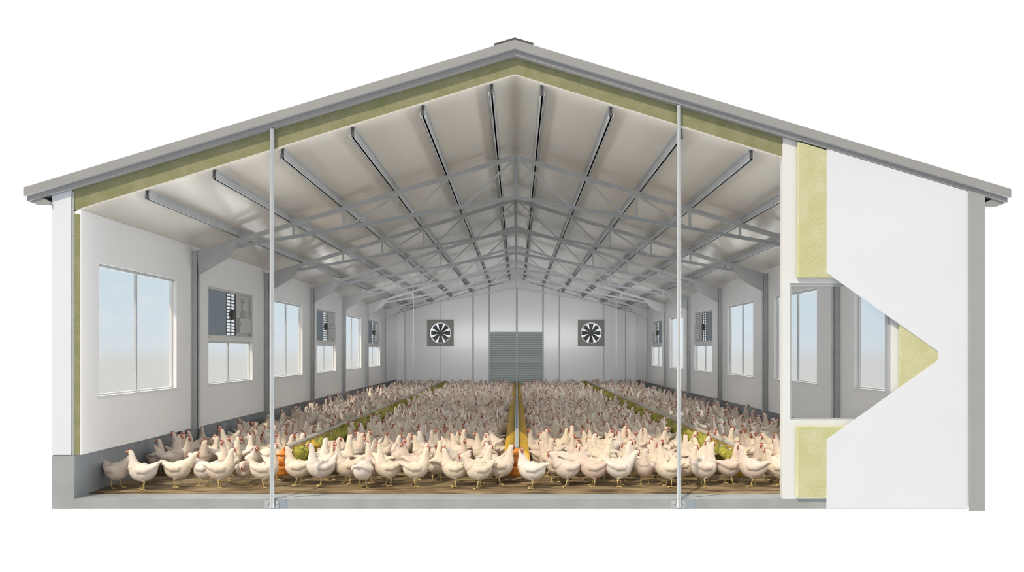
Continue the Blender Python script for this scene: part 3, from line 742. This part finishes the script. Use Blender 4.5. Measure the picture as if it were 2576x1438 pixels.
# ------------------------------------------------------------------ light
W = 0.85; WB_ = 1.15; WS = 12.5
world = bpy.data.worlds.new('sky'); scene.world = world; world.use_nodes = True; nt = world.node_tree; nt.nodes.clear()
out = nt.nodes.new('ShaderNodeOutputWorld'); bg = nt.nodes.new('ShaderNodeBackground'); nt.links.new(bg.outputs[0], out.inputs[0])
tc = nt.nodes.new('ShaderNodeTexCoord'); sp = nt.nodes.new('ShaderNodeSeparateXYZ'); nt.links.new(tc.outputs['Generated'], sp.inputs[0])
def math_(op, a, b=None):
    n = nt.nodes.new('ShaderNodeMath'); n.operation = op
    for i, v in enumerate((a, b)):
        if v is None: continue
        if isinstance(v, (int, float)): n.inputs[i].default_value = v
        else: nt.links.new(v, n.inputs[i])
    return n.outputs[0]
def sst(v, a, b, c=0.0, d=1.0):
    n = nt.nodes.new('ShaderNodeMapRange'); n.interpolation_type = 'SMOOTHSTEP'; nt.links.new(v, n.inputs[0])
    for i, q in enumerate((a, b, c, d)): n.inputs[1 + i].default_value = q
    return n.outputs[0]
ay = math_('MAXIMUM', sp.outputs[1], 0.001)
u = math_('DIVIDE', math_('ABSOLUTE', sp.outputs[0]), ay); v = math_('DIVIDE', sp.outputs[2], ay)
mask = math_('MULTIPLY', sst(u, .545, .592, 1, 0), math_('MULTIPLY', sst(v, .125, .17, 1, 0), sst(v, -.17, -.11)))
rp = nt.nodes.new('ShaderNodeValToRGB'); e = rp.color_ramp.elements
mr = nt.nodes.new('ShaderNodeMapRange'); nt.links.new(v, mr.inputs[0]); mr.inputs[1].default_value = -.1; mr.inputs[2].default_value = .14
nt.links.new(mr.outputs[0], rp.inputs[0])
e[0].position = 0; e[0].color = (.74, .73, .69, 1); e[1].position = 1; e[1].color = (.66, .76, .83, 1)
for p, c in ((.36, (.73, .72, .69, 1)), (.45, (.74, .80, .84, 1)), (.65, (.70, .79, .85, 1))):
    q = e.new(p); q.color = c
cn = nt.nodes.new('ShaderNodeTexNoise'); cn.inputs['Scale'].default_value = 5; cn.inputs['Detail'].default_value = 4
mpn = nt.nodes.new('ShaderNodeMapping'); mpn.inputs['Scale'].default_value = (1, 1, 3.5); mpn.inputs['Location'].default_value = (0.3, 0.1, 0.2); nt.links.new(tc.outputs['Generated'], mpn.inputs[0]); nt.links.new(mpn.outputs[0], cn.inputs['Vector'])
cl = math_('MULTIPLY', sst(cn.outputs['Fac'], .5, .66), math_('MULTIPLY', sst(v, .03, .055), .75))
mx = nt.nodes.new('ShaderNodeMix'); mx.data_type = 'RGBA'; nt.links.new(cl, mx.inputs[0]); nt.links.new(rp.outputs[0], mx.inputs[6]); mx.inputs[7].default_value = (.92, .92, .90, 1)
mx2 = nt.nodes.new('ShaderNodeMix'); mx2.data_type = 'RGBA'; nt.links.new(mask, mx2.inputs[0]); 
front = sst(sp.outputs[1], -.12, 0.0)                     # sky behind the viewer -> sky behind the house
sidef = math_('MULTIPLY', sst(u, .75, 1.3), front)       # the bright open sky to either side
lv = math_('ADD', math_('ADD', W, math_('MULTIPLY', front, WB_ - W)), math_('MULTIPLY', sidef, WS))
cmb = nt.nodes.new('ShaderNodeCombineXYZ'); [nt.links.new(lv, cmb.inputs[i]) for i in range(3)]; nt.links.new(cmb.outputs[0], mx2.inputs[6])
nt.links.new(mx.outputs[2], mx2.inputs[7])
nt.links.new(mx2.outputs[2], bg.inputs[0])

sun = bpy.data.lights.new('sun', 'SUN'); sun.energy = 3.2; sun.angle = math.radians(1.5); sun.color = (1.0, 0.87, 0.68)
so = bpy.data.objects.new('sun', sun); COL.objects.link(so)
dv = Vector((0.55, 1.0, -1.2)); so.rotation_euler = dv.to_track_quat('-Z', 'Y').to_euler(); so.location = (-3, -10, 12)

for i, (yy, en) in enumerate(((4.3, 16), (7.3, 26), (10.3, 34), (13.3, 38))):  # added fill aimed at the back wall, no lamp fitting behind it
    la = bpy.data.lights.new('unseen_fill', 'AREA'); la.shape = 'RECTANGLE'; la.size = 7.5; la.size_y = 1.2; la.spread = math.radians(95); la.energy = en; la.color = (0.97, 0.98, 1.0)
    lo = bpy.data.objects.new('unseen_fill', la); COL.objects.link(lo); lo.location = (0, yy, 2.2); lo.rotation_euler = (PI / 2, 0, 0)

# ------------------------------------------------------------------ camera
cam = bpy.data.cameras.new('camera'); co = bpy.data.objects.new('camera', cam); COL.objects.link(co)
co.location = (0, -D, CAMZ); co.rotation_euler = (PI / 2, 0, 0)
cam.sensor_width = 36; cam.lens = 36 * 250 * D / 2576
cam.shift_x = -(VX - 1288) / 2576; cam.shift_y = (VY - 719) / 2576
cam.clip_start = 0.05; cam.clip_end = 200
scene.camera = co
scene.view_settings.view_transform = 'Standard'; scene.view_settings.look = 'None'; scene.view_settings.gamma = 1
scene.view_settings.exposure = 0.0; scene.view_settings.use_curve_mapping = False
scene.cycles.max_bounces = 10; scene.cycles.diffuse_bounces = 6; scene.cycles.transparent_max_bounces = 16
scene.cycles.use_denoising = True
